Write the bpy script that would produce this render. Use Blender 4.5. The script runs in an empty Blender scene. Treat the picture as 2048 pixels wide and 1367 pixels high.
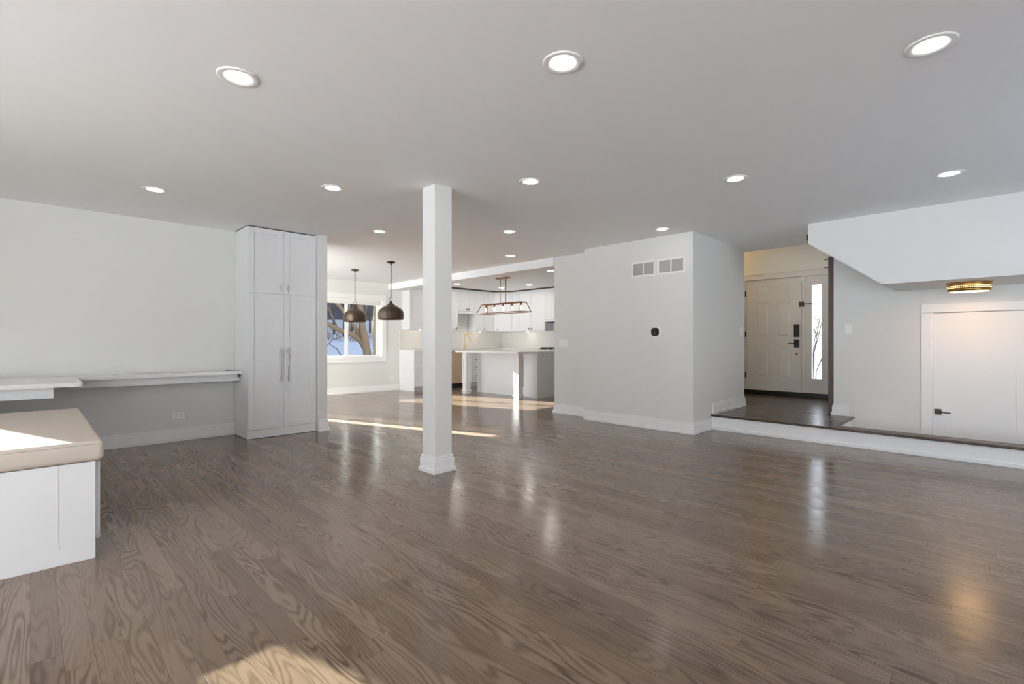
import bpy, bmesh, math, random
from mathutils import Vector, Matrix
random.seed(7)
PI = math.pi
scene = bpy.context.scene
C = scene.collection

# ---------------------------------------------------------------- camera
cam = bpy.data.cameras.new('camera')
cam.sensor_width = 36.0
cam.lens = 36.0 * 970.0 / 2048.0
cam.shift_y = 0.5 / 2048
cam.clip_start = 0.05
cam.clip_end = 400
cam_o = bpy.data.objects.new('camera', cam)
C.objects.link(cam_o)
cam_o.location = (0, 0, 1.107)
cam_o.rotation_euler = (PI / 2, 0, math.radians(45.2 - 90))
scene.camera = cam_o

# ---------------------------------------------------------------- world, sun, exposure
EXPOSURE = 2.58
SKY = 0.7
SUN = 12.0
LED = 2.4
scene.view_settings.view_transform = 'Standard'
scene.view_settings.look = 'None'
scene.view_settings.gamma = 1.0
scene.view_settings.use_curve_mapping = False
scene.view_settings.exposure = EXPOSURE
scene.cycles.use_denoising = True
scene.cycles.max_bounces = 14
scene.cycles.diffuse_bounces = 8
scene.cycles.glossy_bounces = 4
scene.cycles.transparent_max_bounces = 16
scene.cycles.caustics_reflective = False
scene.cycles.caustics_refractive = False
scene.cycles.sample_clamp_indirect = 6.0

world = bpy.data.worlds.new('sky')
scene.world = world
world.use_nodes = True
wn = world.node_tree
wn.nodes.clear()
w_out = wn.nodes.new('ShaderNodeOutputWorld')
w_bg = wn.nodes.new('ShaderNodeBackground')
w_tc = wn.nodes.new('ShaderNodeTexCoord')
w_sx = wn.nodes.new('ShaderNodeSeparateXYZ')
w_cr = wn.nodes.new('ShaderNodeValToRGB')
w_cr.color_ramp.elements[0].position = 0.0
w_cr.color_ramp.elements[0].color = (0.88, 0.93, 1.0, 1)
w_cr.color_ramp.elements[1].position = 0.7
w_cr.color_ramp.elements[1].color = (0.62, 0.78, 1.0, 1)
wn.links.new(w_tc.outputs['Generated'], w_sx.inputs[0])
wn.links.new(w_sx.outputs['Z'], w_cr.inputs[0])
wn.links.new(w_cr.outputs[0], w_bg.inputs[0])
w_bg.inputs[1].default_value = SKY
wn.links.new(w_bg.outputs[0], w_out.inputs[0])

sun_d = bpy.data.lights.new('sun', 'SUN')
sun_d.energy = SUN
sun_d.angle = math.radians(0.6)
sun_d.color = (1.0, 0.965, 0.89)
sun_o = bpy.data.objects.new('sun', sun_d)
C.objects.link(sun_o)
sun_dir = Vector((0.327, -0.945, -0.40)).normalized()
sun_o.rotation_euler = sun_dir.to_track_quat('-Z', 'Y').to_euler()
sun_o.location = (0, 30, 20)


def portal(loc, rot, sx, sy):
    d = bpy.data.lights.new('window_portal', 'AREA')
    d.shape = 'RECTANGLE'
    d.size = sx
    d.size_y = sy
    d.cycles.is_portal = True
    o = bpy.data.objects.new('window_portal', d)
    C.objects.link(o)
    o.location = loc
    o.rotation_euler = rot


# ---------------------------------------------------------------- materials
def new_mat(name):
    m = bpy.data.materials.new(name)
    m.use_nodes = True
    nt = m.node_tree
    return m, nt, nt.nodes['Principled BSDF']


def mat(name, col, rough=0.5, metal=0.0, bump=0.0, bscale=40.0, vary=0.0, coat=0.0, spec=0.5):
    m, nt, b = new_mat(name)
    b.inputs['Base Color'].default_value = (*col, 1)
    b.inputs['Roughness'].default_value = rough
    b.inputs['Metallic'].default_value = metal
    b.inputs['Coat Weight'].default_value = coat
    b.inputs['Specular IOR Level'].default_value = spec
    if bump or vary:
        tc = nt.nodes.new('ShaderNodeTexCoord')
        nz = nt.nodes.new('ShaderNodeTexNoise')
        nz.inputs['Scale'].default_value = bscale
        nz.inputs['Detail'].default_value = 4
        nt.links.new(tc.outputs['Object'], nz.inputs['Vector'])
        if bump:
            bp = nt.nodes.new('ShaderNodeBump')
            bp.inputs['Strength'].default_value = bump
            bp.inputs['Distance'].default_value = 0.002
            nt.links.new(nz.outputs['Fac'], bp.inputs['Height'])
            nt.links.new(bp.outputs[0], b.inputs['Normal'])
        if vary:
            mx = nt.nodes.new('ShaderNodeMixRGB')
            mx.inputs[1].default_value = (*[c * (1 - vary) for c in col], 1)
            mx.inputs[2].default_value = (*[min(1, c * (1 + vary)) for c in col], 1)
            nt.links.new(nz.outputs['Fac'], mx.inputs[0])
            nt.links.new(mx.outputs[0], b.inputs['Base Color'])
    return m


def emit(name, col, s):
    m, nt, b = new_mat(name)
    b.inputs['Base Color'].default_value = (0.8, 0.8, 0.8, 1)
    b.inputs['Emission Color'].default_value = (*col, 1)
    b.inputs['Emission Strength'].default_value = s
    return m


def glass_mat(name, tint=(0.96, 0.97, 0.97), refl=0.06):
    m, nt, b = new_mat(name)
    nt.nodes.remove(b)
    out = nt.nodes['Material Output']
    tr = nt.nodes.new('ShaderNodeBsdfTransparent')
    tr.inputs[0].default_value = (*tint, 1)
    gl = nt.nodes.new('ShaderNodeBsdfGlossy')
    gl.inputs['Roughness'].default_value = 0.02
    mx = nt.nodes.new('ShaderNodeMixShader')
    fr = nt.nodes.new('ShaderNodeFresnel')
    fr.inputs[0].default_value = 1.3
    nt.links.new(fr.outputs[0], mx.inputs[0])
    nt.links.new(tr.outputs[0], mx.inputs[1])
    nt.links.new(gl.outputs[0], mx.inputs[2])
    nt.links.new(mx.outputs[0], out.inputs[0])
    return m


def wood_floor(name, c_dark, c_mid, c_light, width=0.082, length=1.1, rough=0.24, along='Y'):
    m, nt, b = new_mat(name)
    N, L = nt.nodes.new, nt.links.new

    def math_(op, a, bb=None, c=None):
        n = N('ShaderNodeMath')
        n.operation = op
        for i, v in enumerate((a, bb, c)):
            if v is None:
                continue
            if isinstance(v, (int, float)):
                n.inputs[i].default_value = v
            else:
                L(v, n.inputs[i])
        return n.outputs[0]
    tc = N('ShaderNodeTexCoord')
    sp = N('ShaderNodeSeparateXYZ')
    L(tc.outputs['Object'], sp.inputs[0])
    X, Y = (sp.outputs['X'], sp.outputs['Y']) if along == 'Y' else (sp.outputs['Y'], sp.outputs['X'])
    row = math_('FLOOR', math_('DIVIDE', X, width))
    wr = N('ShaderNodeTexWhiteNoise')
    wr.noise_dimensions = '1D'
    L(row, wr.inputs['W'])
    yo = math_('ADD', Y, math_('MULTIPLY', wr.outputs['Value'], 7.3))
    seg = math_('FLOOR', math_('DIVIDE', yo, length))
    cb = N('ShaderNodeCombineXYZ')
    L(row, cb.inputs[0])
    L(seg, cb.inputs[1])
    wp = N('ShaderNodeTexWhiteNoise')
    wp.noise_dimensions = '2D'
    L(cb.outputs[0], wp.inputs['Vector'])
    # cathedral grain: contour lines of a stretched noise, different on every board
    gc = N('ShaderNodeCombineXYZ')
    L(math_('MULTIPLY', X, 7.5), gc.inputs[0])
    L(math_('MULTIPLY', Y, 0.85), gc.inputs[1])
    L(math_('MULTIPLY', wp.outputs['Value'], 60), gc.inputs[2])
    n1 = N('ShaderNodeTexNoise')
    n1.inputs['Scale'].default_value = 1.0
    n1.inputs['Detail'].default_value = 2.0
    n1.inputs['Roughness'].default_value = 0.45
    L(gc.outputs[0], n1.inputs['Vector'])
    rings = math_('SINE', math_('MULTIPLY', n1.outputs['Fac'], 120.0))
    rings = math_('POWER', math_('MULTIPLY_ADD', rings, 0.5, 0.5), 2.2)
    # broad patches where figure is strong or faint
    n3 = N('ShaderNodeTexNoise')
    n3.inputs['Scale'].default_value = 0.8
    L(gc.outputs[0], n3.inputs['Vector'])
    # fine straight pores
    fc = N('ShaderNodeCombineXYZ')
    L(math_('MULTIPLY', X, 260.0), fc.inputs[0])
    L(math_('MULTIPLY', Y, 9.0), fc.inputs[1])
    L(math_('MULTIPLY', wp.outputs['Value'], 30), fc.inputs[2])
    n2 = N('ShaderNodeTexNoise')
    n2.inputs['Scale'].default_value = 1.0
    n2.inputs['Detail'].default_value = 3.0
    L(fc.outputs[0], n2.inputs['Vector'])
    base = N('ShaderNodeMixRGB')
    base.inputs[1].default_value = (*c_mid, 1)
    base.inputs[2].default_value = (*c_light, 1)
    L(wp.outputs['Value'], base.inputs[0])
    g = N('ShaderNodeMixRGB')
    g.inputs[2].default_value = (*c_dark, 1)
    L(base.outputs[0], g.inputs[1])
    fac = math_('MULTIPLY', math_('MULTIPLY', rings, 0.66), math_('MULTIPLY_ADD', n3.outputs['Fac'], 3.0, -0.75))
    fac2 = math_('ADD', fac, math_('MULTIPLY', math_('SUBTRACT', n2.outputs['Fac'], 0.42), 0.6))
    cl = N('ShaderNodeClamp')
    L(fac2, cl.inputs[0])
    L(cl.outputs[0], g.inputs[0])
    # seams
    fx = math_('FRACT', math_('DIVIDE', X, width))
    fy = math_('FRACT', math_('DIVIDE', yo, length))
    sx = math_('LESS_THAN', math_('MINIMUM', fx, math_('SUBTRACT', 1.0, fx)), 0.012)
    sy = math_('LESS_THAN', math_('MINIMUM', fy, math_('SUBTRACT', 1.0, fy)), 0.0009)
    seam = math_('MAXIMUM', sx, sy)
    s = N('ShaderNodeMixRGB')
    s.inputs[2].default_value = (*[c * 0.55 for c in c_dark], 1)
    L(g.outputs[0], s.inputs[1])
    L(math_('MULTIPLY', seam, 0.55), s.inputs[0])
    L(s.outputs[0], b.inputs['Base Color'])
    rr = math_('MULTIPLY_ADD', wp.outputs['Value'], 0.06, rough)
    L(math_('ADD', rr, math_('MULTIPLY', n2.outputs['Fac'], 0.05)), b.inputs['Roughness'])
    hgt = math_('SUBTRACT', math_('MULTIPLY', n1.outputs['Fac'], 0.0), math_('ADD', math_('MULTIPLY', seam, 1.0), math_('MULTIPLY', fac2, 0.25)))
    # gentle cupping of every board spreads reflections lengthwise
    hgt = math_('ADD', hgt, math_('MULTIPLY', math_('SINE', math_('MULTIPLY', fx, PI)), 0.25))
    bp = N('ShaderNodeBump')
    bp.inputs['Strength'].default_value = 0.35
    bp.inputs['Distance'].default_value = 0.0012
    L(hgt, bp.inputs['Height'])
    L(bp.outputs[0], b.inputs['Normal'])
    b.inputs['Specular IOR Level'].default_value = 0.5
    return m


M = {}
M['wall'] = mat('wall_paint', (0.735, 0.742, 0.73), 0.55, bump=0.05, bscale=180)
M['ceil'] = mat('ceiling_paint', (0.90, 0.905, 0.91), 0.7, bump=0.05, bscale=150)
M['trim'] = mat('trim_paint', (0.84, 0.845, 0.85), 0.32)
M['cab'] = mat('cabinet_lacquer', (0.76, 0.775, 0.80), 0.38)
M['door'] = mat('door_paint', (0.80, 0.785, 0.775), 0.4)
M['quartz'] = mat('white_quartz', (0.82, 0.82, 0.81), 0.18, vary=0.02, bscale=6)
M['splash'] = mat('backsplash_tile', (0.80, 0.785, 0.76), 0.25, vary=0.03, bscale=5)
M['black'] = mat('black_metal', (0.012, 0.011, 0.011), 0.4)
M['blackgloss'] = mat('black_gloss', (0.006, 0.006, 0.007), 0.12)
M['bronze'] = mat('dark_bronze', (0.10, 0.075, 0.055), 0.36, metal=0.85, vary=0.25, bscale=14)
_nt = M['bronze'].node_tree
_w = _nt.nodes.new('ShaderNodeTexWave'); _w.bands_direction = 'Z'; _w.inputs['Scale'].default_value = 28.0; _w.inputs['Distortion'].default_value = 1.5
_t = _nt.nodes.new('ShaderNodeTexCoord'); _nt.links.new(_t.outputs['Object'], _w.inputs['Vector'])
_bp = _nt.nodes.new('ShaderNodeBump'); _bp.inputs['Strength'].default_value = 0.35; _bp.inputs['Distance'].default_value = 0.003
_nt.links.new(_w.outputs['Fac'], _bp.inputs['Height']); _nt.links.new(_bp.outputs[0], _nt.nodes['Principled BSDF'].inputs['Normal'])
M['copper'] = mat('aged_copper', (0.36, 0.19, 0.11), 0.38, metal=0.9, vary=0.2, bscale=30)
M['gold'] = mat('brushed_gold', (0.78, 0.52, 0.18), 0.28, metal=1.0)
M['brass'] = mat('antique_brass', (0.46, 0.29, 0.09), 0.35, metal=0.95, vary=0.2, bscale=12)
M['pewter'] = mat('satin_brass_pull', (0.62, 0.58, 0.48), 0.3, metal=0.9)
M['darkhandle'] = mat('dark_steel_handle', (0.10, 0.09, 0.09), 0.35, metal=0.8)
M['steel'] = mat('warm_reflection_steel', (0.62, 0.47, 0.31), 0.42, metal=0.45)  # tan base paints the warm reflection onto the steel
M['fabric'] = mat('beige_fabric', (0.62, 0.555, 0.49), 0.9, bump=0.5, bscale=420, vary=0.06)
M['darkwood'] = mat('dark_walnut', (0.060, 0.028, 0.020), 0.35, bump=0.2, bscale=30, vary=0.25)
M['crown'] = mat('brown_crown', (0.11, 0.055, 0.04), 0.5)
M['plastic'] = mat('white_plastic', (0.85, 0.85, 0.84), 0.35)
M['grille'] = mat('grille_shadow', (0.30, 0.29, 0.28), 0.8)
M['louver'] = mat('grille_louver', (0.62, 0.61, 0.60), 0.5)
M['gap'] = mat('shadow_gap', (0.05, 0.048, 0.045), 0.8)
M['vinyl'] = mat('window_vinyl', (0.86, 0.87, 0.87), 0.35)
M['snow'] = mat('snow', (0.40, 0.40, 0.455), 0.8, vary=0.18, bscale=0.9)  # darkened bluish copy of the yard snow; shade put into the colour
M['snow_bright'] = mat('unshaded_snow', (0.86, 0.885, 0.93), 0.8)
M['bark'] = mat('tree_bark', (0.19, 0.125, 0.072), 0.9, bump=0.8, bscale=14, vary=0.35)
M['farbark'] = mat('distant_bark', (0.085, 0.07, 0.065), 0.9, vary=0.3, bscale=6)
M['woods'] = mat('wooded_slope', (0.07, 0.06, 0.066), 0.95, vary=0.55, bscale=1.3)
M['brush'] = mat('dry_brush', (0.20, 0.15, 0.13), 0.9, vary=0.3, bscale=3)
M['leaf'] = mat('dry_leaf', (0.30, 0.34, 0.18), 0.7, vary=0.3, bscale=30)
M['siding'] = mat('exterior_siding', (0.6, 0.6, 0.58), 0.8)
M['led'] = emit('led_diffuser', (1.0, 0.90, 0.78), LED)
M['led_kitchen'] = emit('kitchen_led_diffuser', (1.0, 0.92, 0.82), 24.0)
M['bulb'] = emit('warm_bulb', (1.0, 0.62, 0.30), 0.5)
M['bulb_in'] = emit('pendant_bulb', (1.0, 0.72, 0.42), 18.0)
M['lampglow'] = emit('warm_diffuser', (1.0, 0.58, 0.24), 2.6)
M['holeglow'] = emit('lit_perforation', (1.0, 0.62, 0.22), 0.9)
M['sconceglow'] = emit('sconce_diffuser', (1.0, 0.58, 0.09), 16.0)
M['undercab'] = emit('under_cabinet_led', (1.0, 0.86, 0.66), 9.0)
M['glass'] = glass_mat('clear_glass')
M['tint'] = glass_mat('tinted_glass', (0.52, 0.545, 0.53), 0.02)
M['lowe'] = glass_mat('low_e_glass', (0.66, 0.68, 0.68), 0.02)
M['sheer'] = glass_mat('sheer_shade', (0.34, 0.34, 0.32), 0.02)
M['floor'] = wood_floor('stained_oak_floor', (0.085, 0.053, 0.035), (0.195, 0.136, 0.095), (0.270, 0.194, 0.138), rough=0.13)
M['entryfloor'] = wood_floor('dimmed_oak_floor', (0.026, 0.014, 0.010), (0.055, 0.032, 0.024), (0.070, 0.042, 0.031), rough=0.2)  # stain darkened to stand for the dim light at the entry
M['capwood'] = wood_floor('cap_oak', (0.035, 0.020, 0.014), (0.085, 0.052, 0.036), (0.100, 0.062, 0.044), rough=0.3)
M['blind'] = mat('white_shade_fabric', (0.9, 0.9, 0.88), 0.8)
_b = M['blind'].node_tree.nodes['Principled BSDF']
_b.inputs['Transmission Weight'].default_value = 0.0
_b.inputs['Subsurface Weight'].default_value = 0.0


# ---------------------------------------------------------------- mesh helpers
class MB:
    def __init__(self):
        self.bm = bmesh.new()

    def box(self, x0, x1, y0, y1, z0, z1, bev=0.0, seg=2):
        x0, x1 = sorted((x0, x1)); y0, y1 = sorted((y0, y1)); z0, z1 = sorted((z0, z1))
        vs = [self.bm.verts.new(p) for p in ((x0, y0, z0), (x1, y0, z0), (x1, y1, z0), (x0, y1, z0),
                                             (x0, y0, z1), (x1, y0, z1), (x1, y1, z1), (x0, y1, z1))]
        fs = []
        for q in ((0, 3, 2, 1), (4, 5, 6, 7), (0, 1, 5, 4), (1, 2, 6, 5), (2, 3, 7, 6), (3, 0, 4, 7)):
            fs.append(self.bm.faces.new([vs[i] for i in q]))
        if bev:
            es = list({e for f in fs for e in f.edges})
            bmesh.ops.bevel(self.bm, geom=es, offset=bev, segments=seg, affect='EDGES', profile=0.5)
        return self

    def prism(self, pts, axis, a0, a1, bev=0.0):
        """pts: 2-D outline; axis 'x': pts are (y,z); 'y': (x,z); 'z': (x,y)."""
        def P(p, a):
            return {'x': (a, p[0], p[1]), 'y': (p[0], a, p[1]), 'z': (p[0], p[1], a)}[axis]
        lo = [self.bm.verts.new(P(p, a0)) for p in pts]
        hi = [self.bm.verts.new(P(p, a1)) for p in pts]
        n = len(pts)
        fs = [self.bm.faces.new(lo[::-1]), self.bm.faces.new(hi)]
        for i in range(n):
            fs.append(self.bm.faces.new((lo[i], lo[(i + 1) % n], hi[(i + 1) % n], hi[i])))
        bmesh.ops.recalc_face_normals(self.bm, faces=fs)
        if bev:
            es = list({e for f in fs for e in f.edges})
            bmesh.ops.bevel(self.bm, geom=es, offset=bev, segments=2, affect='EDGES')
        return self

    def lathe(self, prof, c, n=32, axis='z', close=False):
        """prof: list of (r, h)."""
        rings = []
        for r, h in prof:
            ring = []
            for i in range(n):
                t = 2 * PI * i / n
                a, b = r * math.cos(t), r * math.sin(t)
                p = {'z': (a, b, h), 'x': (h, a, b), 'y': (b, h, a)}[axis]
                ring.append(self.bm.verts.new((c[0] + p[0], c[1] + p[1], c[2] + p[2])))
            rings.append(ring)
        fs = []
        for a, b in zip(rings, rings[1:]):
            for i in range(n):
                fs.append(self.bm.faces.new((a[i], a[(i + 1) % n], b[(i + 1) % n], b[i])))
        if close:
            fs.append(self.bm.faces.new(rings[0][::-1]))
            fs.append(self.bm.faces.new(rings[-1]))
        for f in fs:
            f.smooth = True
        bmesh.ops.recalc_face_normals(self.bm, faces=fs)
        return self

    def tube(self, pts, r, n=10, cap=True):
        pts = [Vector(p) for p in pts]
        rs = r if isinstance(r, (list, tuple)) else [r] * len(pts)
        up = None
        rings = []
        for i, p in enumerate(pts):
            t = (pts[min(i + 1, len(pts) - 1)] - pts[max(i - 1, 0)]).normalized()
            if up is None:
                up = Vector((0, 0, 1)) if abs(t.z) < 0.9 else Vector((1, 0, 0))
            s = t.cross(up).normalized()
            up = s.cross(t).normalized()
            rings.append([self.bm.verts.new(p + (s * math.cos(2 * PI * k / n) + up * math.sin(2 * PI * k / n)) * rs[i]) for k in range(n)])
        fs = []
        for a, b in zip(rings, rings[1:]):
            for k in range(n):
                f = self.bm.faces.new((a[k], a[(k + 1) % n], b[(k + 1) % n], b[k]))
                f.smooth = n > 5
                fs.append(f)
        if cap:
            fs.append(self.bm.faces.new(rings[0][::-1]))
            fs.append(self.bm.faces.new(rings[-1]))
        bmesh.ops.recalc_face_normals(self.bm, faces=fs)
        return self

    def build(self, name, m, parent=None, smooth=False):
        me = bpy.data.meshes.new(name)
        if parent is not None:
            o = parent
            off = Vector((0, 0, 0))
            while o is not None:
                off += Vector(o.location)
                o = o.parent
            bmesh.ops.translate(self.bm, verts=self.bm.verts, vec=-off)
        self.bm.to_mesh(me)
        self.bm.free()
        if isinstance(m, (list, tuple)):
            for q in m:
                me.materials.append(q)
        else:
            me.materials.append(m)
        if smooth:
            for p in me.polygons:
                p.use_smooth = True
        ob = bpy.data.objects.new(name, me)
        C.objects.link(ob)
        if parent is not None:
            ob.parent = parent
        return ob


def B(*a, **k):
    return MB().box(*a, **k)


def tag(o, label, cat, group=None, kind=None):
    o['label'] = label
    o['category'] = cat
    if group:
        o['group'] = group
    if kind:
        o['kind'] = kind
    return o


def thing(name, loc, label, cat, group=None, kind=None):
    o = bpy.data.objects.new(name, None)
    o.empty_display_size = 0.1
    C.objects.link(o)
    o.location = loc
    return tag(o, label, cat, group, kind)


def struct(name, mb, m, label, cat):
    return tag(mb.build(name, m), label, cat, kind='structure')


def copy_tree(o, parent=None):
    c = o.copy()
    C.objects.link(c)
    c.parent = parent
    for ch in list(o.children):
        copy_tree(ch, c)
    return c


def dup(root, loc, label, group=None):
    c = copy_tree(root)
    c.location = loc
    c['label'] = label
    if group:
        c['group'] = group
    return c


def wall_holes(axis, c0, c1, a0, a1, z0, z1, holes=()):
    """axis 'x': wall plane x=c0..c1 running along y (a); 'y': plane y=c0..c1 running along x."""
    mb = MB()
    As = sorted({a0, a1, *[h[0] for h in holes], *[h[1] for h in holes]})
    for i in range(len(As) - 1):
        p, q = As[i], As[i + 1]
        cuts = sorted([(h[2], h[3]) for h in holes if h[0] <= p + 1e-6 and h[1] >= q - 1e-6])
        z = z0
        spans = []
        for lo, hi in cuts:
            if lo > z:
                spans.append((z, lo))
            z = max(z, hi)
        if z < z1:
            spans.append((z, z1))
        for lo, hi in spans:
            if axis == 'x':
                mb.box(c0, c1, p, q, lo, hi)
            else:
                mb.box(p, q, c0, c1, lo, hi)
    bmesh.ops.remove_doubles(mb.bm, verts=mb.bm.verts, dist=1e-5)
    return mb


def base_seg(mb, axis, c, s, a0, a1, z=0.0, e0=0, e1=0):
    """baseboard on wall plane axis=c, sticking out in direction s(+1/-1), from a0 to a1; e0/e1: mitre extension signs."""
    for t, lo, hi in ((0.024, 0.0, 0.035), (0.014, 0.035, 0.108), (0.008, 0.108, 0.14)):
        p, q = a0 - e0 * t, a1 + e1 * t
        if axis == 'x':
            mb.box(c, c + s * t, p, q, z + lo, z + hi, bev=0.0015, seg=1)
        else:
            mb.box(p, q, c, c + s * t, z + lo, z + hi, bev=0.0015, seg=1)
    return mb


# ---------------------------------------------------------------- room shell
H = 2.44
struct('floor', MB().box(-4.3, 6.16, -2.3, 6.62, -0.1, 0).box(0.9, 6.16, 6.62, 10.0, -0.1, 0).box(6.16, 9.55, 4.9, 10.0, -0.1, 0), M['floor'],
       'grey-brown stained oak strip floor with a satin sheen', 'floor')
struct('ceiling', MB().box(-4.3, 5.83, -2.3, 6.62, H, H + 0.2).box(0.9, 5.83, 6.62, 10.0, H, H + 0.2).box(5.83, 7.5, -2.3, 4.95, H, H + 0.2), M['ceil'],
       'smooth white painted ceiling of the open living room', 'ceiling')
struct('trim_1', MB().box(5.83, 6.17, 4.95, 9.9, 2.305, H + 0.2), M['ceil'], 'white ceiling beam between dining area and kitchen', 'beam')
struct('ceiling.001', MB().box(6.17, 9.55, 4.95, 10.0, 2.475, 2.64), M['ceil'], 'white kitchen ceiling behind the beam', 'ceiling')
struct('wall_kitchen_south', MB().box(6.0, 9.6, 4.88, 4.95, -0.1, 2.64), M['wall'], 'white wall closing the kitchen behind the switch wall', 'wall')

# left (desk) wall, with a narrow slot of a window out of frame
struct('wall_left', wall_holes('y', 6.5, 6.62, -4.3, 2.52, 0, H, [(-1.25, -0.965, 1.25, 2.2)]), M['wall'],
       'long plain white wall above and below the desk', 'wall')
struct('wall_left_end', MB().box(2.53, 2.645, 5.955, 6.62, 0, H), M['wall'], 'short white wall end beside the tall cabinet', 'wall')
mb = MB()
base_seg(mb, 'y', 6.5, -1, -4.2, 1.745)
struct('baseboard_left', mb, M['trim'], 'white stepped baseboard under the desk', 'baseboard')
mb = MB()
base_seg(mb, 'y', 5.955, -1, 2.535, 2.645, e1=1)
base_seg(mb, 'x', 2.645, 1, 5.955, 6.62)
struct('baseboard_left_end', mb, M['trim'], 'white baseboard wrapping the wall end beside the tall cabinet', 'baseboard')

# dining area: far wall with window, unseen nearer wall slit for sun strips
WX0, WX1, WZ0, WZ1 = 4.10, 5.66, 0.77, 2.06
struct('wall_back', wall_holes('y', 9.9, 10.05, 2.6, 9.55, 0, 2.7, [(WX0, WX1, WZ0, WZ1)]), M['wall'], 'white far wall with the dining window', 'wall')
mb = MB()
mb.box(0.9, 2.05, 9.2, 9.3, 0, H).box(2.58, 2.72, 9.2, 10.05, 0, H)
mb.box(2.05, 2.58, 9.2, 9.3, 0, 0.05)
mb.prism([(2.05, 2.3), (2.245, 2.08), (2.33, 2.08), (2.58, 2.08), (2.58, H), (2.05, H)], 'y', 9.2, 9.3)  # head slanted to taper the sun strip like a tree's shadow
mb.box(2.235, 2.32, 9.2, 9.3, 0.05, 2.08)
struct('wall_dining_side', mb, M['wall'], 'unseen white dining wall with slits shaped to cast the sun strips', 'wall')
struct('wall_dining_west', wall_holes('x', 0.9, 1.0, 6.62, 9.2, 0, H, [(6.72, 9.1, 0.05, 2.4)]), M['wall'], 'white dining wall with the garden door', 'wall')
tag(MB().box(-1.25, -0.965, 6.55, 6.56, 1.25, 2.2).build('window_3', M['tint']), 'unseen tinted pane added to dim the sun through the slot window', 'window', kind='structure')  # pane added unseen to soften the sun patch on bench and floor
MB().box(2.32, 2.58, 9.24, 9.25, 0.05, 2.08).build('door_shade', M['sheer'])
bpy.data.objects['door_shade']['kind'] = 'structure'
bpy.data.objects['door_shade']['label'] = 'sheer shade over the narrow dining side window'
bpy.data.objects['door_shade']['category'] = 'shade'
bpy.data.objects['door_shade'].name = 'window_2'
mb = MB()
base_seg(mb, 'y', 9.9, -1, 2.72, 6.095)
struct('baseboard_back', mb, M['trim'], 'white baseboard below the dining window', 'baseboard')

# kitchen back and right walls
struct('wall_kitchen_back', MB().box(9.45, 9.55, 4.9, 10.0, 0, 2.7), M['wall'], 'kitchen wall behind the cabinets', 'wall')
# thermostat wall block
struct('wall_center', MB().box(5.64, 7.30, 2.60, 4.20, 0, H).box(5.86, 7.30, 4.20, 4.95, 0, H), M['wall'],
       'white wall block with the vents and the round thermostat', 'wall')
mb = MB()
base_seg(mb, 'x', 5.64, -1, 2.60, 4.20, e0=1)
base_seg(mb, 'y', 4.20, 1, 5.64, 5.86)
base_seg(mb, 'x', 5.86, -1, 4.20, 4.95, e1=1)
base_seg(mb, 'y', 4.95, 1, 5.86, 7.05)
base_seg(mb, 'y', 2.60, -1, 5.64, 6.16)
struct('baseboard_center', mb, M['trim'], 'white stepped baseboard around the thermostat wall', 'baseboard')
mb = MB()
base_seg(mb, 'y', 2.60, -1, 6.20, 7.30, z=0.19, e1=1)
base_seg(mb, 'x', 7.30, 1, 2.60, 2.9, z=0.19)
struct('baseboard_entry', mb, M['trim'], 'white baseboard raised onto the dark entry platform', 'baseboard')

# riser / knee wall, cap and entry platform
mb = MB().box(6.16, 6.31, -2.3, 1.27, -0.62, 0.163)
mb.box(6.16, 6.31, 1.27, 2.60, -0.62, 0.163)
mb.box(6.142, 6.16, -2.3, 2.60, 0, 0.034, bev=0.002, seg=1)
struct('wall_riser', mb, M['trim'], 'low white riser below the dark wood step edge', 'riser')
mb = MB()
mb.box(6.125, 6.335, -2.3, 1.27, 0.165, 0.19, bev=0.008, seg=3)
struct('trim_2', mb, M['capwood'], 'brown wood cap along the top of the low stair wall', 'cap')
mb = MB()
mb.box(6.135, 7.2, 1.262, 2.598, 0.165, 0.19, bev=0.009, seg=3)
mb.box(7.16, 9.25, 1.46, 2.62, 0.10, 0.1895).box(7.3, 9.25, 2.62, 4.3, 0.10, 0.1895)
struct('floor_entry', mb, M['entryfloor'], 'oak platform darkened for the dim entry, in front of the entry door', 'floor')
mb = MB()
for i in range(4):
    z = 0.0 - 0.19 * i
    y1 = 1.285 - 0.26 * i
    mb.box(6.31, 7.2, y1 - 0.26, y1, -0.75, z)
mb.box(6.31, 7.2, 1.285, 1.46, -0.75, 0.163)
struct('floor_stairs', mb, M['trim'], 'painted steps going down behind the low wall', 'stairs')
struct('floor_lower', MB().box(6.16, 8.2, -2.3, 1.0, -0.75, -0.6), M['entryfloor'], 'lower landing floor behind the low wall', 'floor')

# stair wall with the closet door, and the stair bulkhead above it
DY0, DY1, DZ1 = -0.235, 0.538, 1.436
struct('wall_right', wall_holes('x', 7.20, 7.32, -2.3, 1.485, -0.75, H, [(DY0, DY1, -0.6, DZ1)]), M['wall'],
       'white stair wall with the closet door and a light switch', 'wall')
struct('wall_bulkhead', MB().prism([(1.533, H), (1.533, 2.222), (0.861, 1.706), (-2.3, 1.706), (-2.3, H)], 'x', 6.24, 7.198), M['wall'],
       'white stair bulkhead with a slanted lower edge hanging from the ceiling', 'bulkhead')
mb = MB()
base_seg(mb, 'x', 7.20, -1, 1.318, 1.487, z=0.19, e1=1)
struct('baseboard_right', mb, M['trim'], 'short piece of white baseboard at the end of the stair wall', 'baseboard')
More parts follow.
